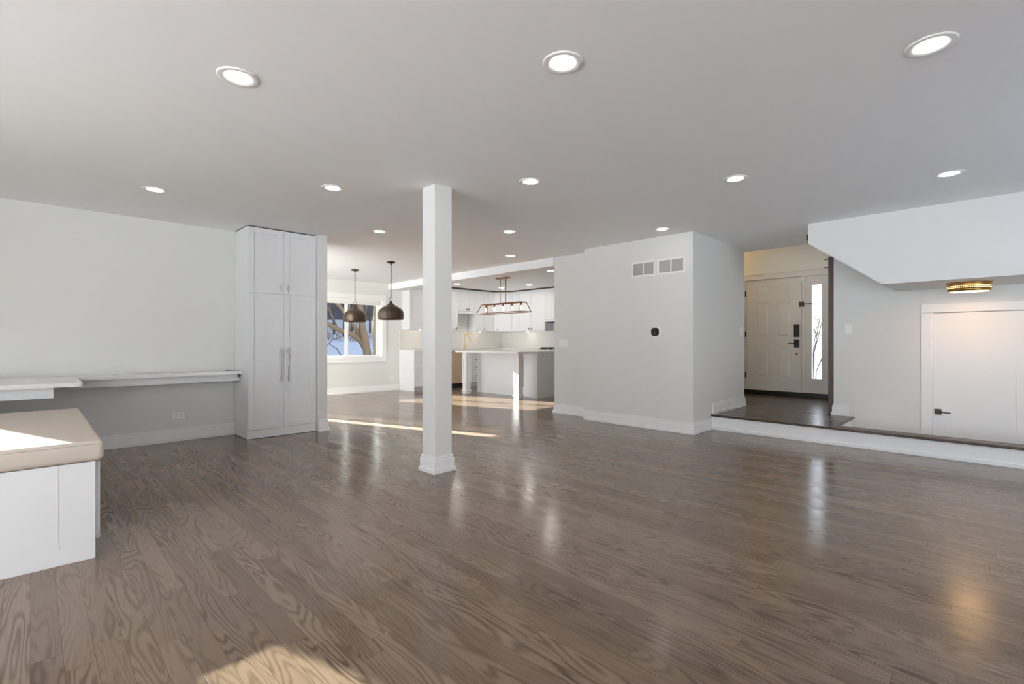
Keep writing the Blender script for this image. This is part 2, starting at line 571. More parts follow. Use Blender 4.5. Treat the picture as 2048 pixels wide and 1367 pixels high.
# foyer shell
mb = wall_holes('x', 9.2, 9.35, 1.3, 4.4, 0, 4.2, [(1.93, 3.27, 0.19, 2.225)])
struct('wall_entry', mb, M['wall'], 'wall around the entry door, glowing yellow above it', 'wall')
mb = wall_holes('y', 1.35, 1.45, 7.32, 9.2, 0, 4.2, [(7.9, 8.6, 3.2, 3.8)])  # unseen upper opening added to bring neutral daylight into the foyer
mb.box(7.3, 9.2, 4.3, 4.4, 0, 4.2).box(7.2, 7.3, 2.62, 4.4, H + 0.1, 4.2)
mb.box(7.4, 7.5, 1.35, 4.4, H + 0.1, 4.2).box(7.4, 9.35, 1.3, 4.4, 4.2, 4.3).box(7.2, 7.3, 4.2, 4.4, 0, H)
struct('wall_foyer', mb, M['wall'], 'tall white foyer walls rising above the living room ceiling', 'wall')
# walls behind the camera, with their daylight windows
W1 = (-2.1, 1.9, 0.10, 2.35)
W2 = (2.1, 4.6, 0.1, 2.2)
S1 = (3.5, 5.2, 0.05, 1.9)
struct('wall_west', wall_holes('x', -4.3, -4.2, -2.3, 6.6, 0, H, [W1, W2]), M['wall'], 'white wall with wide windows behind the camera', 'wall')
struct('wall_shading_fin', MB().box(-2.3, -2.21, 3.9, 6.5, 0, H), M['wall'], 'unseen white wall stub added to shade the desk wall', 'wall')  # unseen fin added to keep window light off the desk wall
struct('wall_south', wall_holes('y', -2.3, -2.2, -4.3, 8.2, -0.75, H, [S1]), M['wall'], 'white wall behind the camera on the right', 'wall')
struct('wall_lower_end', MB().box(7.32, 8.2, 0.9, 1.0, -0.75, H), M['wall'], 'closet wall', 'wall')

# pillar
t = thing('pillar', (2.50, 3.44, 0), 'square white post standing in the middle of the room', 'pillar', kind='structure')
B(2.412, 2.592, 3.350, 3.530, 0, H, bev=0.002, seg=1).build('shaft', M['wall'], t)
mb = MB()
for tt, lo, hi in ((0.026, 0.0, 0.035), (0.016, 0.035, 0.108), (0.010, 0.108, 0.14)):
    mb.box(2.412 - tt, 2.592 + tt, 3.350 - tt, 3.530 + tt, lo, hi, bev=0.002, seg=1)
mb.build('plinth', M['trim'], t)

# portals in the openings so that the sky is sampled through them
portal((-4.25, (W1[0] + W1[1]) / 2, (W1[2] + W1[3]) / 2), (PI / 2, 0, -PI / 2), W1[1] - W1[0], W1[3] - W1[2])
portal((-4.25, (W2[0] + W2[1]) / 2, (W2[2] + W2[3]) / 2), (PI / 2, 0, -PI / 2), W2[1] - W2[0], W2[3] - W2[2])
portal(((S1[0] + S1[1]) / 2, -2.25, (S1[2] + S1[3]) / 2), (PI / 2, 0, 0), S1[1] - S1[0], S1[3] - S1[2])
portal((0.95, 7.91, 1.22), (PI / 2, 0, -PI / 2), 2.38, 2.35)
portal((4.88, 10.0, 1.41), (PI / 2, 0, PI), 1.5, 1.25)
portal((2.4, 9.3, 1.1), (PI / 2, 0, PI), 0.3, 1.9)
portal((-1.107, 6.6, 1.72), (PI / 2, 0, PI), 0.28, 0.95)
portal((8.25, 1.40, 3.5), (PI / 2, 0, 0), .7, .6)
portal((9.28, 2.13, 1.28), (PI / 2, 0, PI / 2), 0.16, 1.56)

# ---------------------------------------------------------------- dining window
t = thing('window_1', (4.88, 9.9, 0.77), 'sliding dining window with white casing looking out on snow and trees', 'window', kind='structure')
mb = MB()
cz0, cz1 = 0.665, 2.163
for (x0, x1, z0, z1) in ((4.0, 5.77, 2.06, cz1), (4.0, 5.77, cz0, WZ0), (4.0, WX0, WZ0, 2.06), (WX1, 5.77, WZ0, 2.06)):
    mb.box(x0, x1, 9.878, 9.902, z0, z1, bev=0.003, seg=1)
mb.build('casing', M['trim'], t)
mb = MB()
mb.box(WX0, WX1, 9.9, 10.04, 2.045, 2.06).box(WX0, WX1, 9.9, 10.04, WZ0, 0.785)
mb.box(WX0, 4.115, 9.9, 10.04, 0.785, 2.045).box(5.645, WX1, 9.9, 10.04, 0.785, 2.045)
mb.build('jamb', M['vinyl'], t)
mb = MB()
mb.box(4.115, 5.645, 9.97, 10.03, 0.785, 0.82).box(4.115, 5.645, 9.97, 10.03, 1.99, 2.045)
mb.box(4.115, 4.17, 9.97, 10.03, 0.82, 1.99).box(5.585, 5.645, 9.97, 10.03, 0.82, 1.99)
mb.build('window_frame', M['vinyl'], t)
fr = MB().box(4.825, 4.885, 9.955, 10.0, 0.82, 1.99).build('sash', M['vinyl'], t)
MB().box(4.84, 4.855, 9.945, 9.955, 1.18, 1.26).build('latch', M['plastic'], fr)
MB().box(4.17, 5.585, 9.985, 9.990, 0.82, 1.99).build('pane', M['lowe'], t)

t = thing('roller_shade', (4.88, 9.96, 2.045), 'raised white pleated shade gathered at the top of the dining window', 'window shade')
B(4.125, 5.635, 9.925, 9.965, 2.000, 2.045).build('headrail', M['plastic'], t)
mb = MB()
for i in range(5):
    z = 1.955 + i * 0.009
    mb.box(4.13, 5.63, 9.93, 9.96, z, z + 0.0075)
mb.build('pleats', M['blind'], t)
B(4.13, 5.63, 9.928, 9.962, 1.935, 1.953, bev=0.003, seg=1).build('bottom_rail', M['plastic'], t)

# ---------------------------------------------------------------- exterior
def terr(x, y):
    s = min(1, max(0, (y - 10.5) / 21))
    z = -0.8 + 2.75 * s ** 0.8
    if y > 30:
        z += min((y - 30) * 1.35, 8.4 + (y - 30) * 0.12)
    return z + 0.10 * math.sin(x * 0.6 + y * 0.35) * s + 0.06 * math.sin(x * 1.7 - y * 0.9) * s


def terrain(name, x0, x1, y0, y1, n, m, mt, extra=0.0):
    bm = bmesh.new()
    g = [[bm.verts.new((x0 + (x1 - x0) * i / n, y0 + (y1 - y0) * j / m, terr(x0 + (x1 - x0) * i / n, y0 + (y1 - y0) * j / m) + extra))
          for i in range(n + 1)] for j in range(m + 1)]
    for j in range(m):
        for i in range(n):
            bm.faces.new((g[j][i], g[j][i + 1], g[j + 1][i + 1], g[j + 1][i])).smooth = True
    me = bpy.data.meshes.new(name)
    bm.to_mesh(me); bm.free()
    me.materials.append(mt)
    o = bpy.data.objects.new(name, me)
    C.objects.link(o)
    return o


tag(terrain('snow_ground', -60, 60, 10.4, 30.5, 60, 40, M['snow']), 'snow covered lawn rising beyond the window', 'snow', kind='structure')
tag(terrain('wooded_hill', -60, 80, 30.3, 75, 30, 40, M['woods']), 'dark wooded slope beyond the snow', 'hill', kind='structure')
tag(MB().box(-60, -4.4, -60, 10.4, -1.0, -0.8).box(-4.4, 60, -60, -2.4, -1.0, -0.8).box(9.6, 60, -2.4, 10.4, -1.0, -0.8).box(-4.4, 9.6, 10.1, 10.4, -1.0, -0.8).build('snow_yard', M['snow_bright']),
    'snow covered yard around the house', 'snow', kind='structure')


def limb(mb, p, d, r, L, depth, rnd, wob=0.18):
    pts, rs = [Vector(p)], [r]
    n = 7
    d = Vector(d).normalized()
    for i in range(n):
        d = (d + Vector((rnd.uniform(-wob, wob), rnd.uniform(-wob, wob), rnd.uniform(-wob * .5, wob * .6)))).normalized()
        pts.append(pts[-1] + d * L / n)
        rs.append(r * (1 - 0.62 * (i + 1) / n))
    mb.tube(pts, rs, n=7)
    if depth > 0:
        for i in range(2, n + 1):
            if rnd.random() < 0.75:
                a = Vector((rnd.uniform(-1, 1), rnd.uniform(-.6, .6), rnd.uniform(-.1, .9))).normalized()
                limb(mb, pts[i], (d + a * 1.1), rs[i] * 0.55, L * rnd.uniform(.35, .55), depth - 1, rnd)


def W(u, v, y):
    """world point seen at photo pixel (u,v) on plane y."""
    a = math.radians(45.2)
    s = (u - 1024) / 970.0
    r = (math.cos(a) + math.sin(a) * s, math.sin(a) - math.cos(a) * s, (684 - v) / 970.0)
    k = y / r[1]
    return Vector((r[0] * k, y, 1.107 + r[2] * k))


def leaning(pix, y, r0, r1, mb):
    pts = [W(u, v, y) for u, v in pix]
    P = []
    for i in range(len(pts) - 1):
        for k in range(4):
            P.append(pts[i].lerp(pts[i + 1], k / 4))
    P.append(pts[-1])
    P = [p + Vector((0, random.uniform(-.03, .03), 0)) for p in P]
    mb.tube(P, [r0 + (r1 - r0) * i / (len(P) - 1) for i in range(len(P))], n=9)
    return P


Y0 = 17.0
t = thing('bare_tree', tuple(W(736, 712, Y0) + Vector((0, 0, -0.5))), 'large leaning bare tree right outside the dining window', 'tree')
mb = MB()
leaning([(737, 735), (735, 712), (731, 690), (727, 665), (722, 640), (720, 610), (716, 570)], Y0, 0.17, 0.10, mb)
mb.build('trunk', M['bark'], t)
mb = MB(); leaning([(733, 700), (722, 682), (704, 668), (684, 662), (664, 652), (640, 638), (610, 628)], Y0 + .1, 0.115, 0.06, mb)
limb(mb, W(700, 667, Y0 + .1), (-.3, 0, 1), .03, 2.4, 2, random)
limb(mb, W(676, 660, Y0 + .1), (-.2, 0, 1), .03, 2.2, 2, random)
mb.build('branch', M['bark'], t)
mb = MB(); leaning([(722, 682), (711, 660), (702, 640), (694, 615), (680, 590)], Y0 + .15, 0.07, 0.035, mb)
limb(mb, W(702, 640, Y0 + .1), (-.3, 0, .8), .025, 2.4, 2, random)
mb.build('branch', M['bark'], t)
mb = MB(); leaning([(729, 690), (722, 670), (712, 650), (716, 630), (724, 610)], Y0 + .1, 0.035, 0.02, mb)
limb(mb, W(724, 640, Y0 + .1), (.4, 0, .8), .022, 2.4, 2, random)
limb(mb, W(720, 610, Y0 + .1), (.6, 0, .5), .025, 2.4, 2, random)
mb.build('branch', M['bark'], t)
mb = MB(); leaning([(690, 627), (681, 614), (672, 604), (655, 592)], Y0 - 1, 0.06, 0.06, mb)
mb.build('branch', M['bark'], t)
Y1 = 14.0
t = thing('bare_tree', tuple(W(749.5, 712, Y1) + Vector((0, 0, -0.5))), 'slim straight trunk at the right edge of the dining window', 'tree')
mb = MB(); leaning([(750, 735), (750, 700), (749, 660), (750, 620), (751, 580)], Y1, 0.065, 0.055, mb)
mb.build('trunk', M['bark'], t)
mb = MB(); leaning([(690, 720), (673, 697), (660, 688), (662, 682)], Y1, 0.02, 0.01, mb)
leaning([(653, 693), (664, 680), (680, 674), (690, 672)], Y1, 0.018, 0.008, mb)
tag(mb.build('shrub', M['farbark']), 'dark bare twigs of a shrub at the left of the dining window', 'shrub')

mb = MB()
for k in range(900):
    x = random.uniform(6, 34); y = random.uniform(23.6, 26.2)
    z = terr(x, y)
    mb.tube([(x, y, z - .05), (x + random.uniform(-.3, .3), y + .05, z + random.uniform(.3, .7))], random.uniform(.006, .016), n=3, cap=False)
tag(mb.build('dry_brush', M['brush']), 'strip of dry reddish brush standing in the snow', 'brush', kind='stuff')

protos = []
for k in range(3):
    mb = MB()
    limb(mb, (0, 0, -0.5), (0.0, 0, 1), 0.09, 9, 0, random, 0.012)
    tr = thing('distant_tree', (10, 36, 0), 'thin bare tree standing in the dark woods beyond the snow', 'tree', 'bare trees in the distant woods')
    tr.location = (0, 0, 0)
    mb.build('trunk', M['farbark'], tr)
    mb = MB()
    for j in range(26):
        h = random.uniform(1.5, 8)
        limb(mb, (0.0, 0, h), (random.uniform(-1, 1), random.uniform(-1, 1), random.uniform(.3, 1)), .016, random.uniform(.35, .6), 1, random)
    mb.build('crown', M['farbark'], tr)
    protos.append(tr)
spots = []
for j, y in enumerate((27.2, 28.7, 30.2, 31.7)):
    xa, xb_ = W(648, 684, y).x, W(766, 684, y).x
    n = int((xb_ - xa) / 1.25)
    for k in range(n + 1):
        spots.append((xa + (k + 0.5 * (j % 2)) * 1.25 + random.uniform(-.12, .12), y + random.uniform(-.1, .1)))
for i, (x, y) in enumerate(spots):
    o = protos[i] if i < 3 else copy_tree(protos[i % 3])
    o.location = (x, y, terr(x, y))
    o.rotation_euler = (0, 0, random.uniform(0, 6.28))
    s = random.uniform(.75, 1.05)
    o.scale = (s, s, s)

# shrub outside the sidelight
t = thing('potted_shrub', (10.15, 2.33, -0.8), 'leafy thin branched shrub outside the narrow glass beside the entry door', 'shrub')
mb = MB(); mb2 = MB()
for (dy, dz, h) in ((-.05, .0, 2.0), (-.16, .05, 2.35), (.02, .0, 2.5), (-.22, .0, 1.8), (-.10, .0, 2.25)):
    p0 = Vector((10.15, 2.46, -0.8))
    p1 = Vector((10.15 + random.uniform(-.1, .1), 2.44 + dy * .3, h * .6 - .5))
    p2 = Vector((10.15, 2.42 + dy * 1.3, h - .5 - .1))
    mb.tube([p0, p0.lerp(p1, .5), p1, p1.lerp(p2, .5), p2], [.014, .012, .010, .008, .005], n=5)
    for q in range(7):
        c = p1.lerp(p2, random.uniform(.2, 1.05))
        e = c + Vector((random.uniform(-.1, .1), random.uniform(-.16, .10), random.uniform(.05, .22)))
        mb.tube([c, e], [.005, .003], n=4)
        for w in range(3):
            a = e + Vector((random.uniform(-.03, .03), random.uniform(-.03, .03), random.uniform(-.03, .03)))
            s = random.uniform(.012, .026)
            mb2.prism([(a.y - s, a.z), (a.y, a.z - s * .8), (a.y + s, a.z + s * .3), (a.y, a.z + s)], 'x', a.x, a.x + .002)
mb.build('stems', M['farbark'], t)
mb2.build('leaves', M['leaf'], t)

# ---------------------------------------------------------------- cabinet door helpers
def shaker(mb, face, f, a0, a1, z0, z1, th=0.019, fw=0.06, rec=0.011, mids=()):
    """face 'y': front plane y=f facing -y, a is x; 'x': front plane x=f facing -x, a is y."""
    def bx(p, q, lo, hi, d0, d1, bev=0.0):
        if face == 'y':
            mb.box(p, q, f + d0, f + d1, lo, hi, bev=bev, seg=1)
        else:
            mb.box(f + d0, f + d1, p, q, lo, hi, bev=bev, seg=1)
    bx(a0 + fw * .8, a1 - fw * .8, z0 + fw * .8, z1 - fw * .8, rec, th)
    b = 0.0015
    bx(a0, a0 + fw, z0, z1, 0, th, b)
    bx(a1 - fw, a1, z0, z1, 0, th, b)
    bx(a0 + fw, a1 - fw, z0, z0 + fw, 0, th, b)
    bx(a0 + fw, a1 - fw, z1 - fw, z1, 0, th, b)
    for m0, m1 in mids:
        bx(a0 + fw, a1 - fw, m0, m1, 0, th, b)
    return mb


def bar_pull(face, f, a, z0, z1, m, parent, post=0.03, r=0.005, name='handle'):
    mb = MB()
    if face == 'y':
        P = lambda d, z: (a, f - d, z)
    else:
        P = lambda d, z: (f - d, a, z)
    mb.tube([P(post, z0), P(post, z1)], r, n=8)
    inset = min(0.045, (z1 - z0) * 0.25)
    if z1 - z0 > 0.15:
        for z in (z0 + inset, z1 - inset):
            mb.tube([P(0.0, z), P(post, z)], r * .9, n=8)
            mb.tube([P(0.0, z), P(0.004, z)], r * 2.4, n=12)
    else:
        z = (z0 + z1) / 2
        mb.tube([P(0.0, z), P(post, z)], r * .9, n=8)
        mb.tube([P(0.0, z), P(0.004, z)], r * 2.4, n=12)
    return mb.build(name, m, parent)


def hbar(face, f, a0, a1, z, m, parent):
    mb = MB()
    P = (lambda d, a: (a, f - d, z)) if face == 'y' else (lambda d, a: (f - d, a, z))
    mb.tube([P(.028, a0), P(.028, a1)], .005, n=8)
    mb.tube([P(0, a0 + .02), P(.028, a0 + .02)], .0045, n=8)
    mb.tube([P(0, a1 - .02), P(.028, a1 - .02)], .0045, n=8)
    return mb.build('handle', m, parent)


# ---------------------------------------------------------------- tall cabinet
t = thing('tall_cabinet', (2.14, 6.25, 0), 'tall white four-door cabinet reaching the ceiling at the end of the desk', 'cabinet')
mb = MB().box(1.748, 2.525, 6.022, 6.495, 0.095, 2.428).build('body', M['cab'], t)
B(1.742, 2.525, 6.014, 6.495, 0.004, 0.098, bev=0.001, seg=1).build('toe_kick', M['cab'], t)
B(1.755, 2.522, 6.035, 6.49, 2.428, 2.4385).build('top_gap', M['gap'], t)
xm = 2.139
for (x0, x1, hx) in ((1.750, xm - .0015, xm - .040), (xm + .0015, 2.524, xm + .042)):
    d = shaker(MB(), 'y', 6.002, x0, x1, 0.108, 1.668, fw=0.062, mids=((0.832, 0.898),)).build('door', M['cab'], t)
    bar_pull('y', 6.002, hx, 0.640, 1.045, M['pewter'], d)
    d = shaker(MB(), 'y', 6.002, x0, x1, 1.676, 2.424, fw=0.062).build('door', M['cab'], t)
    bar_pull('y', 6.002, hx, 1.700, 1.790, M['pewter'], d, name='knob')

# ---------------------------------------------------------------- desk
t = thing('desk', (0.9, 6.3, 0.77), 'long white wall-hung desktop wider at its left end beside the tall cabinet', 'desk')
mb = MB()
out = [(-2.2, 6.49), (-2.2, 5.40), (0.285, 5.40), (0.305, 5.408), (0.315, 5.43), (0.315, 6.13), (0.325, 6.195), (0.36, 6.22), (1.744, 6.22), (1.744, 6.49)]
mb.prism(out, 'z', 0.737, 0.772, bev=0.003)
mb.build('desktop', M['quartz'], t)
B(0.25, 1.715, 6.27, 6.29, 0.66, 0.737, bev=0.001, seg=1).box(0.25, 1.74, 6.29, 6.49, 0.665, 0.70).build('apron', M['cab'], t)
B(-2.2, 0.135, 5.44, 5.46, 0.652, 0.737, bev=0.001, seg=1).box(0.117, 0.135, 5.46, 6.29, 0.652, 0.737).build('apron', M['cab'], t)
mb = MB()
mb.lathe([(0.030, 0), (0.030, 0.006), (0.024, 0.007), (0.022, 0.004)], (1.665, 6.44, 0.772), n=20, close=True)
mb.box(1.70, 1.735, 6.44, 6.455, 0.772, 0.778)
tag(mb.build('cable_grommet', M['black']), 'small dark cable grommet at the back corner of the desk', 'grommet')

# ---------------------------------------------------------------- bench with cushion
t = thing('bench', (-0.6, 4.1, 0), 'white boxy storage bench in the near left corner of the room', 'bench')
B(-1.6, 0.238, 3.28, 3.300, 0.0, 0.497, bev=0.001, seg=1).build('end_panel', M['cab'], t)
B(-1.6, 0.225, 3.300, 5.0, 0.09, 0.496).build('body', M['cab'], t)
B(-1.6, 0.19, 3.30, 4.98, 0.0, 0.09).build('toe_kick', M['cab'], t)
for (y0, y1) in ((3.305, 3.86), (3.865, 4.43), (4.435, 4.995)):
    B(0.228, 0.258, y0, y1, 0.092, 0.490, bev=0.004).build('door', M['cab'], t)
mb = MB()
pts = [(0.098, 3.2797, 0.494), (0.097, 3.2797, 0.40), (0.0985, 3.2797, 0.30), (0.0975, 3.2797, 0.20), (0.098, 3.2797, 0.13), (0.100, 3.2797, 0.10), (0.104, 3.2797, 0.085)]
mb.tube(pts, 0.0011, n=6)
mb.build('hairline_crack', M['louver'], t)['label'] = 'thin grey hairline crack on the end panel'

t = thing('bench_cushion', (-0.6, 4.1, 0.5), 'thick beige fabric cushion on top of the white bench', 'cushion')
bm_ = MB()
nx, ny = 26, 26
x0, x1, y0, y1, zb, zt = -1.6, 0.272, 3.262, 5.02, 0.499, 0.602
bmx = bm_.bm
def cz(x, y):
    d = min(x - x0, x1 - x, y - y0, y1 - y)
    return zt + 0.012 * min(1, d / 0.25) - 0.03 * max(0, 1 - d / 0.03) ** 2
bm_.box(x0, x1, y0, y1, zb, zt, bev=0.026, seg=5)
for v in bmx.verts:
    if v.co.z > 0.55:
        d = min(x1 - v.co.x, v.co.y - y0)
    pass
for f in bmx.faces:
    f.smooth = True
cush = bm_.build('cushion_body', M['fabric'], t)
mb = MB()
mb.tube([(x0, y0 + 0.004, zt - 0.016), (x1 - 0.02, y0 + 0.004, zt - 0.016)], 0.0028, n=6)
mb.tube([(x1 - 0.006, y0 + 0.02, zt - 0.016), (x1 - 0.006, y1 - 0.02, zt - 0.016)], 0.0028, n=6)
mb.build('seam_piping', M['fabric'], t)

# ---------------------------------------------------------------- recessed lights
def downlight(loc, label, lm=None, group='recessed ceiling lights'):
    t = thing('recessed_light', loc, label, 'ceiling light', group)
    x, y, z = loc
    mb = MB()
    mb.lathe([(0.095, -0.0005), (0.094, -0.005), (0.090, -0.007), (0.073, -0.006), (0.060, -0.002), (0.057, 0.0)], loc, n=40)
    mb.build('trim_ring', M['plastic'], t)
    mb = MB()
    mb.lathe([(0.057, -0.0035), (0.03, -0.0035), (0.0005, -0.0035)], loc, n=40)
    mb.build('diffuser', lm or M['led'], t)
    return t


DL = [((0.74, 2.70, H), 'large recessed light at the upper left of the ceiling'),
      ((1.80, 1.47, H), 'large recessed light at the top center of the ceiling'),
      ((2.865, 0.22, H), 'large recessed light at the upper right of the ceiling'),
      ((0.773, 5.207, H), 'recessed light nearest the desk wall, over the desk'),
      ((1.853, 4.067, H), 'recessed light in front of the tall cabinet'),
      ((2.943, 2.746, H), 'recessed light just right of the square post'),
      ((4.079, 1.522, H), 'recessed light halfway between the post and the stair bulkhead'),
      ((5.159, 0.284, H), 'recessed light close to the stair bulkhead, at the right'),
      ((2.982, 5.266, H), 'recessed light between the tall cabinet and the post, toward the dining area'),
      ((4.097, 4.177, H), 'recessed light behind the post, nearer of the two there'),
      ((5.279, 2.802, H), 'dim recessed light above the two wall vents'),
      ((5.265, 5.335, H), 'recessed light right before the kitchen beam')]
first = downlight(*DL[0])
for loc, lab in DL[1:]:
    dup(first, loc, lab)
KL = [((7.10, 8.99, 2.475), 'kitchen recessed light left of the copper chandelier'),
      ((8.376, 8.808, 2.475), 'kitchen recessed light behind the chandelier rods'),
      ((8.435, 7.919, 2.475), 'kitchen recessed light right of the chandelier, near the cabinets'),
      ((7.058, 6.062, 2.475), 'kitchen recessed light at the edge of the switch wall')]
kf = downlight(KL[0][0], KL[0][1], M['led_kitchen'], 'recessed kitchen lights')
for loc, lab in KL[1:]:
    dup(kf, loc, lab, 'recessed kitchen lights')

# ---------------------------------------------------------------- pendants
def pendant(x, y, label):
    t = thing('pendant_lamp', (x, y, H), label, 'pendant lamp', 'hammered metal pendant lamps')
    mb = MB().lathe([(0.001, 0), (0.066, 0), (0.066, -0.018), (0.06, -0.024), (0.016, -0.026), (0.012, -0.05), (0.001, -0.052)], (x, y, H), n=28)
    mb.build('canopy', M['black'], t)
    mb = MB()
    z = H - 0.055
    k = 0
    while z > 1.86:
        pts = []
        for i in range(9):
            a = 2 * PI * i / 8
            dx, dz = 0.0085 * math.cos(a), 0.019 * math.sin(a)
            pts.append((x + (dx if k % 2 else 0), y + (0 if k % 2 else dx), z - 0.012 + dz))
        mb.tube(pts, 0.0026, n=5, cap=False)
        z -= 0.0285
        k += 1
    mb.tube([(x + .004, y + .004, H - .04), (x - .004, y - .002, 2.1), (x + .003, y, 1.83)], 0.002, n=5)
    mb.build('chain', M['black'], t)
    mb = MB()
    pts = [(x + 0.024 * math.cos(2 * PI * i / 16) * 0.707, y - 0.024 * math.cos(2 * PI * i / 16) * 0.707, 1.822 + 0.028 * math.sin(2 * PI * i / 16)) for i in range(17)]
    mb.tube(pts, 0.0035, n=6, cap=False)
    mb.build('ring', M['black'], t)
    prof = [(0.012, 1.795), (0.018, 1.783), (0.022, 1.768), (0.030, 1.752), (0.048, 1.734), (0.080, 1.712), (0.118, 1.692), (0.158, 1.668),
            (0.188, 1.640), (0.204, 1.610), (0.210, 1.575), (0.209, 1.540), (0.205, 1.505), (0.200, 1.480),
            (0.196, 1.480), (0.201, 1.540), (0.198, 1.606), (0.150, 1.662), (0.075, 1.705), (0.02, 1.73)]
    mb = MB().lathe([(r, h - H) for r, h in prof], (x, y, H), n=56)
    mb.build('shade', M['bronze'], t)
    mb = MB().lathe([(0.001, 1.67), (0.018, 1.66), (0.03, 1.625), (0.026, 1.595), (0.001, 1.585)], (x, y, 0), n=16)
    mb.build('bulb', M['bulb_in'], t)
    return t


p1 = pendant(4.235, 7.107, 'dark hammered dome pendant, the nearer one, in front of the cabinets')
p2 = dup(p1, (4.235, 8.36, H), 'dark hammered dome pendant hanging in front of the window')

# ---------------------------------------------------------------- chandelier
cx_, cy_ = 7.12, 7.44
zt_, zb_ = 1.925, 1.728
t = thing('linear_chandelier', (cx_, cy_, 2.475), 'copper framed linear chandelier with five bare bulbs over the island', 'chandelier')
B(cx_ - .06, cx_ + .06, cy_ - .17, cy_ + .17, 2.452, 2.475, bev=.002, seg=1).build('canopy', M['copper'], t)
for s in (-1, 1):
    MB().tube([(cx_, cy_ + s * .085, 2.455), (cx_, cy_ + s * .085, zt_)], 0.007, n=10).build('rod', M['copper'], t)
mb = MB()
def sq(mb, p, q, r=.007):
    mb.tube([p, q], r * 1.2, n=4)
T = [(cx_ + a * .085, cy_ + b * .60, zt_) for a, b in ((-1, -1), (1, -1), (1, 1), (-1, 1))]
Bt = [(cx_ + a * .16, cy_ + b * .665, zb_) for a, b in ((-1, -1), (1, -1), (1, 1), (-1, 1))]
for i in range(4):
    sq(mb, T[i], T[(i + 1) % 4]); sq(mb, Bt[i], Bt[(i + 1) % 4]); sq(mb, T[i], Bt[i])
mb.box(cx_ - .012, cx_ + .012, cy_ - .60, cy_ + .60, zt_ - .008, zt_ + .008)
mb.build('frame', M['copper'], t)
for k in range(5):
    y = cy_ + (k - 2) * 0.27
    s = MB().lathe([(0.0, 0), (0.019, 0), (0.019, -0.055), (0.0, -0.055)][1:3] + [], (cx_, y, zt_ - .005), n=16, close=True).build('socket', M['copper'], t)
    b = MB().lathe([(0.010, -0.055), (0.013, -0.066), (0.021, -0.088), (0.024, -0.108), (0.020, -0.128), (0.008, -0.142), (0.001, -0.144)], (cx_, y, zt_ - .005), n=16).build('bulb', M['bulb'], t)

# ---------------------------------------------------------------- kitchen cabinets
KT = 2.445
def door_front(face, f, a0, a1, z0, z1, parent, name='door', fw=0.055, mids=()):
    return shaker(MB(), face, f, a0, a1, z0, z1, fw=fw, mids=mids).build(name, M['cab'], parent)


def wall_cab(x0, x1, z0, label, doors, knobs, face='y', back=9.895, front=9.57):
    if face == 'y':
        t = thing('wall_cabinet', ((x0 + x1) / 2, back, z0), label, 'kitchen cabinet', 'white wall cabinets')
        MB().box(x0, x1, front + .02, back, z0, KT).build('body', M['cab'], t)
    else:
        t = thing('wall_cabinet', (back, (x0 + x1) / 2, z0), label, 'kitchen cabinet', 'white wall cabinets')
        MB().box(front + .02, back, x0, x1, z0, KT).build('body', M['cab'], t)
    n = len(doors)
    for (a0, a1), k in zip(doors, knobs):
        d = door_front(face, front, a0 + .0015, a1 - .0015, z0 + .01, KT - .01, t)
        if k is not None:
            bar_pull(face, front, k, z0 + .035, z0 + .085, M['darkhandle'], d, post=.022, r=.006, name='knob')
    return t


wall_cab(6.19, 7.60, 1.395, 'white wall cabinet with a plain end panel left of the sink', [(6.19, 6.90), (6.90, 7.60)], [6.84, 7.54])
t = wall_cab(7.60, 8.20, 1.88, 'short white wall cabinet above the sink', [(7.60, 7.90), (7.90, 8.20)], [7.865, 7.935])
B(7.60, 8.20, 9.575, 9.60, 1.835, 1.878).build('light_rail', M['cab'], t)
wall_cab(8.20, 8.84, 1.395, 'white wall cabinet between the sink and the corner', [(8.20, 8.52), (8.52, 8.84)], [8.47, None])
# corner cabinet (diagonal)
t = thing('wall_cabinet', (9.2, 9.65, 1.395), 'white diagonal corner wall cabinet', 'kitchen cabinet', 'white wall cabinets')
mb = MB().prism([(8.84, 9.59), (8.84, 9.895), (9.445, 9.895), (9.445, 9.24), (9.14, 9.24)], 'z', 1.395, KT)
mb.build('body', M['cab'], t)
mb = MB()
nrm = Vector((-0.35, -0.30, 0)).normalized()
mb.prism([(8.845, 9.57), (9.12, 9.243), (9.135, 9.256), (8.86, 9.583)], 'z', 1.405, KT - .01, bev=.001)
d = mb.build('door', M['cab'], t)
MB().tube([(8.875, 9.50, 1.42), (8.875, 9.50, 1.47)], .006, n=8).build('knob', M['darkhandle'], d)
wall_cab(8.52, 9.24, 1.395, 'single white wall cabinet on the back wall beside the corner', [(8.52, 8.98), (8.98, 9.24)], [8.56, None], 'x', 9.445, 9.12)
wall_cab(8.02, 8.52, 1.395, 'white wall cabinet on the back wall left of the range hood', [(8.02, 8.52)], [8.47], 'x', 9.445, 9.12)
t = wall_cab(7.20, 8.02, 1.66, 'short white hood cabinet on the back wall over the cooktop', [(7.20, 7.61), (7.61, 8.02)], [None, None], 'x', 9.445, 9.12)
B(9.12, 9.14, 7.20, 8.02, 1.615, 1.658).build('light_rail', M['cab'], t)
B(9.15, 9.44, 7.22, 8.0, 1.60, 1.655).build('hood_insert', M['black'], t)
wall_cab(5.6, 7.20, 1.395, 'white wall cabinet on the back wall beyond the hood', [(5.6, 6.4), (6.4, 7.2)], [None, None], 'x', 9.445, 9.12)
for (x, y) in ((6.55, 9.70), (8.45, 9.72), (9.28, 8.75)):
    q = MB().lathe([(.018, 0), (.018, -.010), (.001, -.010)], (x, y, 1.395), n=14)
    o = q.build('puck_light', M['undercab'])
    tag(o, {6.55: 'small puck light under the cabinet left of the sink', 8.45: 'small puck light under the cabinet right of the sink', 9.28: 'small puck light under the back wall cabinet'}[x], 'light', 'under cabinet puck lights')
